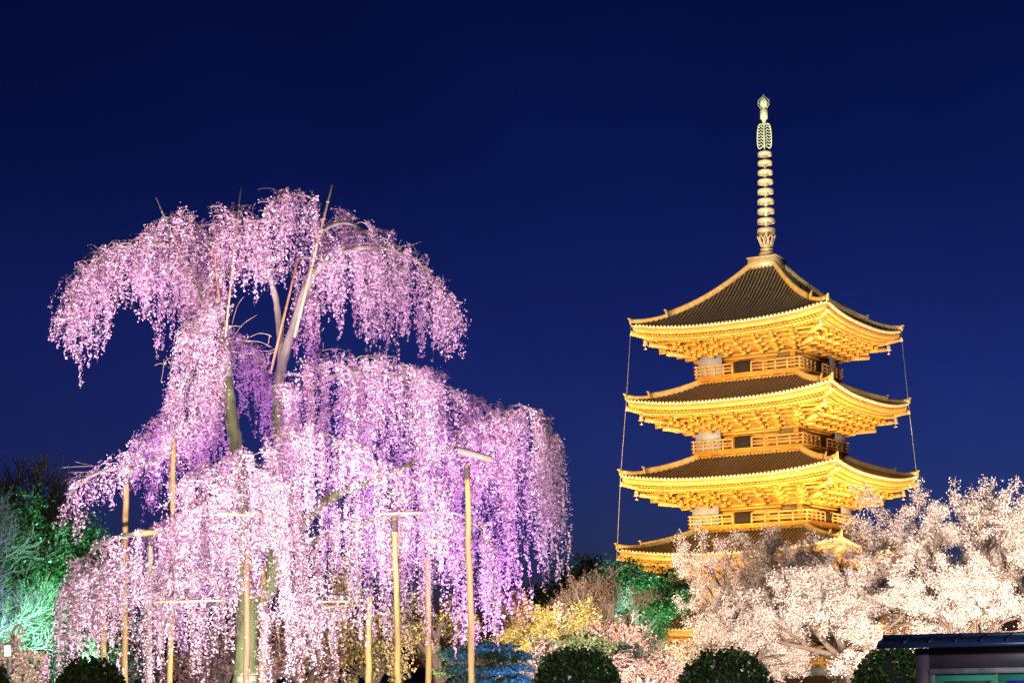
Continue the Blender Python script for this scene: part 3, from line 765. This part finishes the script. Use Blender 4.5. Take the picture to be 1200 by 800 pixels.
# ------------------------------------------------------------------ generic trees
def grow(rng, levels=5, n0=5, nch=4, ang=(.5, .9), ratio=.66, trop=.05, last_trop=None, wob=.16, segs=4, trunk=.28, r0=.03):
    """unit-size skeleton: returns P0, P1, R0, R1, level, twig points"""
    S = []; tw = []
    def norm(v): return v/(np.linalg.norm(v) + 1e-9)
    def branch(p, d, L, r, lv):
        q = p.copy(); dd = d.copy(); pts = [q.copy()]
        tr = trop if (last_trop is None or lv < levels-2) else last_trop
        for s in range(segs):
            dd = norm(dd + rng.normal(size=3)*wob + np.array([0, 0, tr]))
            q2 = q + dd*L/segs
            ra, rb = r*(1 - .45*s/segs), r*(1 - .45*(s+1)/segs)
            S.append((q, q2, ra, rb, lv)); q = q2; pts.append(q.copy())
        if lv >= levels-2:
            m = 3 if lv == levels-2 else 5
            for f in rng.random(m):
                k = min(int(f*segs), segs-1); tw.append(pts[k] + (pts[k+1]-pts[k])*(f*segs-k))
            tw.append(pts[-1])
        if lv < levels-1:
            nn = n0 if lv == 0 else nch
            for c in range(nn):
                f = 1.0 if c == 0 else rng.uniform(.45 if lv else .75, 1.0)
                k = min(int(f*segs), segs-1); b = pts[k] + (pts[k+1]-pts[k])*(f*segs-k)
                ax = norm(np.cross(dd, rng.normal(size=3))); a = rng.uniform(*ang)*(.5 if c == 0 and lv else 1)
                nd = norm(dd*math.cos(a) + ax*math.sin(a))
                branch(b, nd, L*ratio*rng.uniform(.75, 1.2)*(1.6 if lv == 0 else 1), r*(.66 if c == 0 else .5), lv+1)
    branch(np.zeros(3), np.array([0, 0, 1.]), trunk, r0, 0)
    P0 = np.array([s[0] for s in S]); P1 = np.array([s[1] for s in S])
    return P0, P1, np.array([s[2] for s in S]), np.array([s[3] for s in S]), np.array([s[4] for s in S]), np.array(tw)

def tree(name, label, cat, box, Y, seed, bark, leafm, nleaf, lsize, jit=.12, group=None, min_r=.010, depth=1.0, ucen=None, **kw):
    """box = (u_left, u_right, v_top): the crown's extent in the photo at distance Y"""
    rng = np.random.default_rng(seed)
    P0, P1, R0, R1, LV, TW = grow(rng, **kw)
    ul, ur, vt = box
    um = (ul+ur)/2; foot = at(um if ucen is None else ucen, 790, Y); foot.z = 0
    W_ = (ur-ul)*Y/F; H_ = at(um, vt, Y).z
    x0, x1 = np.percentile(TW[:, 0], [1, 99]); y0, y1 = np.percentile(TW[:, 1], [1, 99]); z1 = np.percentile(TW[:, 2], 99.3)
    sx, sy, sz = W_/(x1-x0), W_*depth/(y1-y0), H_/z1
    cx_ = at(um, 790, Y).x - foot.x - (x0+x1)/2*sx; cy_ = -(y0+y1)/2*sy
    S = np.array([sx, sy, sz])
    def tf(P):
        Q = P*S; f = np.clip(P[:, 2:3]/z1, 0, 1)**.7
        Q[:, 0:1] += cx_*f; Q[:, 1:2] += cy_*f; return Q
    t = thing(name, foot, label, cat, group)
    sr = (sx*sy*sz)**(1/3)
    P0, P1, TW = tf(P0), tf(P1), tf(TW)
    R0 = np.maximum(R0*sr, min_r); R1 = np.maximum(R1*sr, min_r*.8)
    lo = LV <= 2
    V1, Q1 = seg_tubes(P0[lo], P1[lo] + (P1[lo]-P0[lo])*.04, R0[lo], R1[lo], 7)
    link_mesh('trunk', V1, Q1, bark, t, True)
    V2, Q2 = seg_tubes(P0[~lo], P1[~lo], R0[~lo], R1[~lo], 3)
    if len(V2): tag(link_mesh('twigs', V2, Q2, bark, t), kind='stuff')
    if nleaf:
        idx = rng.integers(0, len(TW), nleaf)
        C = TW[idx] + rng.normal(size=(nleaf, 3))*jit
        C = C[C[:, 2] > .05]
        V, Q = leaf_quads(rng, C, lsize); link_mesh('crown', V, Q, leafm, t)
    return t

CG = 'white cherry trees in bloom before the pagoda'
ck = dict(levels=6, n0=7, nch=3, ang=(.45, 1.0), ratio=.68, trop=.03, wob=.17, trunk=.09, r0=.015)
tree('cherry_tree', 'white cherry tree in bloom at the left end of the row, against the pagoda', 'cherry tree', (800, 988, 622), 96, 21, M['bark_brown'], M['petal_w'], 80000, .066, .13, CG, **ck)
tree('cherry_tree', 'tall white cherry in bloom in front of the right side of the pagoda', 'cherry tree', (872, 1104, 588), 90, 22, M['bark_brown'], M['petal_w'], 80000, .066, .13, CG, **ck)
tree('cherry_tree', 'white cherry at the right edge with spiky shoots rising against the sky', 'cherry tree', (1058, 1262, 576), 86, 23, M['bark_brown'], M['petal_w'], 80000, .064, .12, CG, **ck)
tree('cherry_tree', 'low white cherry in bloom with a bare slanting limb near the notice board', 'cherry tree', (850, 1060, 668), 80, 24, M['bark_brown'], M['petal_w'], 70000, .060, .12, CG, ucen=1010, **ck)
tree('cherry_tree', 'white cherry in bloom standing just behind the notice board roof', 'cherry tree', (1050, 1215, 640), 78, 25, M['bark_brown'], M['petal_w'], 64000, .060, .12, CG, **ck)
tree('cherry_tree', 'lowest white cherry in bloom, beside the small tiled eave', 'cherry tree', (815, 950, 694), 84, 26, M['bark_brown'], M['petal_w'], 52000, .062, .12, CG, **ck)
bk = dict(levels=6, n0=6, nch=4, ang=(.35, .75), ratio=.66, trop=.06, wob=.12, trunk=.2, r0=.026)
tree('bare_tree', 'bare brown tree with fine upright twigs at the top right edge', 'tree', (1150, 1260, 552), 110, 31, M['bark_brown'], None, 0, .1, min_r=.018, **bk)
# left edge
tree('bare_tree', 'bare tree at the left edge with fine twigs lit pale blue', 'tree', (-200, 36, 560), 62, 32, M['bark_brown'], None, 0, .06, .1, min_r=.006, levels=6, n0=7, nch=5, ang=(.35, .8), ratio=.66, trop=.05, wob=.14, trunk=.1, r0=.009)
tree('leafy_tree', 'leafy tree lit bright green between left edge and weeping cherry', 'tree', (15, 122, 600), 74, 33, M['bark_brown'], M['leaf_g'], 40000, .10, .22, levels=5, n0=6, nch=4, trunk=.15)
tree('leafy_tree', 'dense dark leafy tree at the left edge tinted blue-teal', 'tree', (-70, 78, 584), 68, 38, M['bark_brown'], M['leaf_g'], 40000, .10, .2, levels=5, n0=7, nch=4, trunk=.12)
tree('bare_tree', 'dim brown bare tree rising behind the blue-lit bare tree', 'tree', (-70, 92, 546), 84, 34, M['bark_ash'], M['leaf_rose'], 6000, .07, .2, min_r=.012, levels=6, n0=7, nch=5, ang=(.35, .8), ratio=.66, trop=.05, wob=.14, trunk=.1, r0=.016)
tree('evergreen_tree', 'dark evergreen mass low behind the green-lit tree at the left edge', 'tree', (-40, 130, 640), 92, 36, M['bark_brown'], M['leaf_dk'], 24000, .2, .35, levels=5, n0=7, nch=4, trunk=.08)
tree('weeping_shrub', 'cream flowering shrub with drooping sprays at the lower left corner', 'shrub', (-8, 56, 742), 56, 35, M['bark_ash'], M['petal_p'], 4500, .07, .06, levels=5, n0=7, nch=4, trunk=.1, last_trop=-.25)
# behind the weeping cherry
UG = 'undergrowth shrubs behind the weeping cherry'
for k, (a_, b_, v_, Y_, m_, lb) in enumerate((
    (90, 190, 730, 62, 'leaf_dk', 'dark evergreen shrub behind the left curtain of the weeping cherry'),
    (200, 300, 735, 63, 'leaf_rose', 'brownish twiggy shrub glimpsed left of the straw-wrapped trunk'),
    (300, 400, 722, 64, 'leaf_rose', 'brownish twiggy shrub glimpsed right of the straw-wrapped trunk'),
    (395, 480, 716, 68, 'leaf_y', 'dim yellow-flowering shrub behind the posts right of the trunk'),
    (470, 560, 700, 72, 'leaf_y', 'yellow-flowering shrub behind the rightmost two posts'))):
    tree('shrub', lb, 'shrub', (a_, b_, v_), Y_, 40 + k, M['bark_brown'], M[m_], 4500, .10, .10, UG, levels=5, n0=7, nch=4, trunk=.1)
tree('leafy_tree', 'small yellow-green leafy tree glowing behind bamboo rails', 'tree', (362, 418, 664), 66, 47, M['bark_brown'], M['leaf_y'], 4000, .13, .14, levels=5, n0=5, nch=4, trunk=.25)
# middle distance
tree('cherry_tree', 'peach-coloured blossom tree beside the right edge of the weeping cherry', 'cherry tree', (575, 665, 694), 98, 50, M['bark_ash'], M['petal_p'], 8000, .14, .14, levels=6, n0=5, nch=3, trunk=.2)
tree('flowering_tree', 'golden yellow flowering tree brightly lit right of the cloud-pruned pine', 'tree', (588, 692, 712), 86, 51, M['bark_ash'], M['leaf_y'], 24000, .072, .11, levels=6, n0=6, nch=3, trunk=.15)
tree('bare_tree', 'bare brown tree with spreading twigs left of the green-lit tree', 'tree', (648, 760, 668), 122, 52, M['bark_ash'], M['leaf_rose'], 9000, .09, .16, min_r=.014, **bk)
tree('leafy_tree', 'leafy tree lit turquoise green under the pagoda lower left eave', 'tree', (690, 806, 662), 132, 53, M['bark_brown'], M['leaf_g'], 36000, .15, .28, levels=5, n0=6, nch=4, trunk=.12)
tree('evergreen_tree', 'dark evergreen tree outlined against the night sky left of the pagoda', 'tree', (636, 722, 664), 150, 54, M['bark_brown'], M['leaf_dk'], 16000, .28, .4, levels=5, n0=6, nch=4, trunk=.15)
tree('evergreen_tree', 'lower dark evergreen between the weeping cherry and the bare brown tree', 'tree', (590, 668, 690), 155, 55, M['bark_brown'], M['leaf_dk'], 13000, .28, .4, levels=5, n0=6, nch=4, trunk=.15)
tree('shrub', 'pinkish twiggy shrub below the bare brown tree', 'shrub', (680, 770, 724), 100, 56, M['bark_ash'], M['leaf_rose'], 6000, .12, .10, levels=5, n0=7, nch=4, trunk=.1)
tree('shrub', 'turquoise-tinted leafy shrub right of the golden tree', 'shrub', (655, 735, 742), 84, 57, M['bark_ash'], M['leaf_pg'], 8000, .10, .12, levels=5, n0=7, nch=4, trunk=.1)
tree('weeping_shrub', 'pale green weeping shrub between the two middle clipped bushes', 'shrub', (692, 778, 744), 74, 58, M['bark_ash'], M['leaf_pg'], 6500, .075, .06, levels=5, n0=8, nch=4, trunk=.2, last_trop=-.3)
tree('weeping_shrub', 'rosy drooping shrub low between the two middle clipped bushes', 'shrub', (718, 800, 764), 68, 59, M['bark_ash'], M['leaf_rose'], 6500, .07, .06, levels=5, n0=8, nch=4, trunk=.15, last_trop=-.3)
tree('shrub', 'peach-lit low shrub under the golden tree beside the pine', 'shrub', (600, 690, 748), 70, 60, M['bark_ash'], M['petal_p'], 6000, .08, .08, levels=5, n0=7, nch=4, trunk=.1)
tree('shrub', 'peach-lit twiggy shrub below the small eave, left of the white cherries', 'shrub', (752, 862, 753), 82, 61, M['bark_ash'], M['petal_p'], 9000, .08, .10, levels=5, n0=8, nch=4, trunk=.1)
# antenna
p = at(704.5, 668, 240); t = thing('antenna_mast', (p.x, 240, 0), 'thin dark mast standing above the treetops left of the pagoda', 'mast')
mb = MB(); mb.tube([(0, 0, 0), (0, 0, at(704.5, 650, 240).z)], .09, 6); mb.box((0, 0, p.z + .8), (.9, .06, .06)); mb.build('pole', M['steel'], t)

# ------------------------------------------------------------------ cloud-pruned pine
def pine():
    Y = 60; foot = at(566, 790, Y); foot.z = 0
    t = thing('pine_tree', foot, 'small cloud-pruned pine with flat pads tinted blue by a lamp', 'pine')
    rng = np.random.default_rng(70)
    L = lambda u, v, d=0: at(u, v, Y + d) - foot
    mb = MB()
    mb.tube(catmull([Vector((0, 0, 0)), L(562, 800), L(570, 785), L(565, 772), L(568, 762)], 5), [.13, .13, .12, .12, .12, .11, .11, .11, .1, .1, .1, .09, .08, .08, .08, .07, .07, .07, .06, .06, .05], 8)
    pads = [(570, 759, 0, 26, 5), (543, 768, -.4, 20, 4.5), (592, 770, .2, 21, 4.5), (540, 786, -.3, 22, 5), (585, 785, -.5, 26, 5.5), (600, 797, .1, 20, 5), (560, 801, -.7, 24, 5)]
    for (u, v, d, rx, rz) in pads:
        mb.tube(catmull([L(566, min(v + 8, 800), d*.2), L((u+566)/2, v + 6, d*.6), L(u, v + 2, d)], 4), [.05]*4 + [.04]*4 + [.03], 6)
    mb.build('trunk', M['bark_brown'], t, True)
    for (u, v, d, rx, rz) in pads:
        c = np.array(L(u, v, d)); s = Y/F; N = 3200
        q = rng.normal(size=(N, 3)); q /= np.linalg.norm(q, axis=1, keepdims=True); q *= rng.random((N, 1))**.4
        q[:, 2] = np.abs(q[:, 2])*1.0 - .15
        C = c + q*np.array([rx*s, rx*s*.8, rz*s*2.0])
        cl = rng.normal(size=(14, 3))*np.array([rx*s*.55, rx*s*.4, rz*s*.35]); C = C*.55 + c*.45 + cl[rng.integers(0, 14, N)] + rng.normal(size=(N, 3))*.05
        V, Q = leaf_quads(rng, C, .075); link_mesh('needle_pad', V, Q, M['needle'], t)
pine()

# ------------------------------------------------------------------ clipped bushes
GB = 'round clipped bushes along the front'
def bush(ul, ur, vt, Y, seed, label):
    rng = np.random.default_rng(seed)
    c = at((ul+ur)/2, vt, Y); H = c.z; rx = (ur-ul)/2*Y/F
    t = thing('clipped_bush', (c.x, Y, 0), label, 'bush', GB)
    nu, nv = 28, 12; V = []
    for j in range(nv+1):
        ph = j/nv*math.pi*.5
        for i in range(nu):
            th = 2*math.pi*i/nu; r = (math.cos(ph)**.75)*(1 + .035*math.sin(5*th + seed) + .025*math.sin(9*th + 2*seed))
            V.append((rx*.93*r*math.cos(th), rx*.93*r*math.sin(th), .05 + (H*.95-.05)*math.sin(ph)**.9))
    Q = [(j*nu+i, j*nu+(i+1) % nu, (j+1)*nu+(i+1) % nu, (j+1)*nu+i) for j in range(nv) for i in range(nu)]
    link_mesh('dark_core', V, Q, M['dark'], t, True)  # solid dome, shade inside the bush put into its near-black colour
    N = 9000
    ph = np.arcsin(rng.random(N)); th = rng.random(N)*2*np.pi; k = .92 + .09*rng.random(N) + .03*np.sin(5*th + seed)*np.cos(4*ph + seed) + .02*np.sin(11*th + 7*ph) + .07*(rng.random(N) < .012)*rng.random(N)
    r = np.cos(ph)**.75
    C = np.stack([rx*r*k*np.cos(th), rx*r*k*np.sin(th), .05 + (H-.05)*np.sin(ph)**.9*k], 1)
    V, Q = leaf_quads(rng, C, .062); link_mesh('leaves', V, Q, M['leaf_bush'], t)
bush(53, 158, 771, 34, 1, 'round clipped bush below the left side of the weeping cherry')
bush(-70, 22, 772, 34, 2, 'round clipped bush cut off by the lower left corner')
bush(612, 738, 759, 33, 3, 'largest round clipped bush, between the blue-lit pine and rosy shrub')
bush(783, 915, 761, 33, 4, 'round clipped bush below the white cherries right of the rosy shrub')
bush(985, 1110, 759, 31, 5, 'round clipped bush tucked against the left post of the notice board')

# ------------------------------------------------------------------ lit lantern at the left edge
Y = 53; p = at(9, 762, Y); t = thing('lantern', (p.x, Y, 0), 'small lit bluish-white paper lantern on a post at left edge', 'lantern')
mb = MB(); mb.tube([(0, 0, 0), (0, 0, p.z - .2)], .03, 8); mb.build('post', M['steel'], t)
mb = MB(); mb.box((0, 0, p.z), (.15, .15, .30)); mb.build('shade', M['lamp_paper'], t)
mb = MB(); mb.box((0, 0, p.z + .175), (.22, .22, .04)); mb.box((0, 0, p.z - .165), (.18, .18, .025)); mb.build('cap', M['hut_wood'], t)

# ------------------------------------------------------------------ notice board
def notice():
    Y = 25.0; s = Y/F
    foot = at(1082, 790, Y); foot.z = 0
    t = thing('notice_board', foot, 'roofed outdoor notice board with dark blue roof and green panel', 'notice board', rz=R(-20))
    L = lambda u, v, d=0.0: at(u, v, Y + d) - foot
    zr = L(1120, 742).z - .14; ze = L(1120, 757).z + .05
    xl = L(1037, 757).x; xr = L(1300, 757).x
    # roof: two slopes front and back, a thin slab
    mb = MB(); prof = [(-.62, ze), (0, zr + .10), (.62, ze), (.62, ze - .035), (0, zr + .06), (-.62, ze - .035)]
    V = [(x, y, z) for x in (xl, xr) for (y, z) in prof]
    mb.add(V, [(i, (i+1) % 6, 6 + (i+1) % 6, 6 + i) for i in range(6)] + [(0, 5, 4, 1), (1, 4, 3, 2), (6, 7, 10, 11), (7, 8, 9, 10)])
    rf = mb.build('roof', M['hut_roof'], t)
    mb = MB(); n = 9
    for k in range(n+1):
        x = lerp(xl + .02, xr - .02, k/n)
        for sy in (-1, 1): mb.beam((x, sy*.63, ze + .012), (x, 0, zr + .112), .022, .03)
    mb.build('standing_seam', M['hut_roof'], rf)
    mb = MB(); mb.tube([(xl - .02, 0, zr + .12), (xr + .02, 0, zr + .11)], .028, 10); mb.box(((xl+xr)/2, -.635, ze - .03), (xr - xl, .03, .06)); mb.build('ridge_cap', M['hut_roof'], rf, False)
    zf0, zf1 = L(1100, 783).z, L(1100, 763).z
    pl, pr = L(1082, 790).x, L(1286, 790).x
    mb = MB(); mb.box(((pl+pr)/2, 0, (zf0+zf1)/2 + .03), (pr - pl - .16, .10, zf1 - zf0 + .06)); mb.build('fascia_board', M['hut_wood'], t)
    for x in (pl, pr):
        mb = MB(); mb.box((x, 0, (zf1+.05)/2), (.17, .17, zf1 + .05)); mb.build('post', M['hut_wood'], t)
    mb = MB(); mb.box(((pl+pr)/2, -.03, zf0 - .035), (pr - pl - .18, .16, .07)); mb.build('lintel', M['hut_wood_lt'], t)
    zb = zf0 - .07
    mb = MB()
    for x in (pl + .13, pr - .13): mb.box((x, -.02, zb - .46), (.05, .12, .92))
    mb.box(((pl+pr)/2, -.02, zb - .95), (pr - pl - .18, .12, .06)); mb.build('frame', M['hut_wood_lt'], t)
    mb = MB()
    xm = L(1166, 795).x
    for (x0, x1) in ((pl + .155, xm - .004), (xm + .004, pr - .155)): mb.box(((x0+x1)/2, .01, zb - .46), (x1-x0, .03, .92))
    bd = mb.build('display_panel', M['board'], t)
    xa, xb = L(1104, 797).x, L(1161, 797).x; zt = L(1130, 797).z
    mb = MB(); mb.box(((xa+xb)/2, -.012, zt - .22), (xb-xa, .006, .44)); ph = mb.build('photo_poster', M['poster_dk'], t)
    mb = MB()
    for x in (xa + .012, xb - .012): mb.tube([(x, -.014, zt - .014), (x, -.03, zt - .014)], .008, 8)
    mb.build('pin', M['pin'], ph)
    xa, xb = L(1177, 797).x, L(1240, 797).x; zt = L(1190, 796).z
    mb = MB(); mb.box(((xa+xb)/2, -.012, zt - .22), (xb-xa, .006, .44)); mb.build('blue_poster', M['poster_bl'], t)
    flood('notice_lamp', (foot.x + 1.0, Y - 3.5, 1.0), foot + Vector((1.0, 0, 1.5)), .03, (.75, .85, 1.0), 70)
notice()
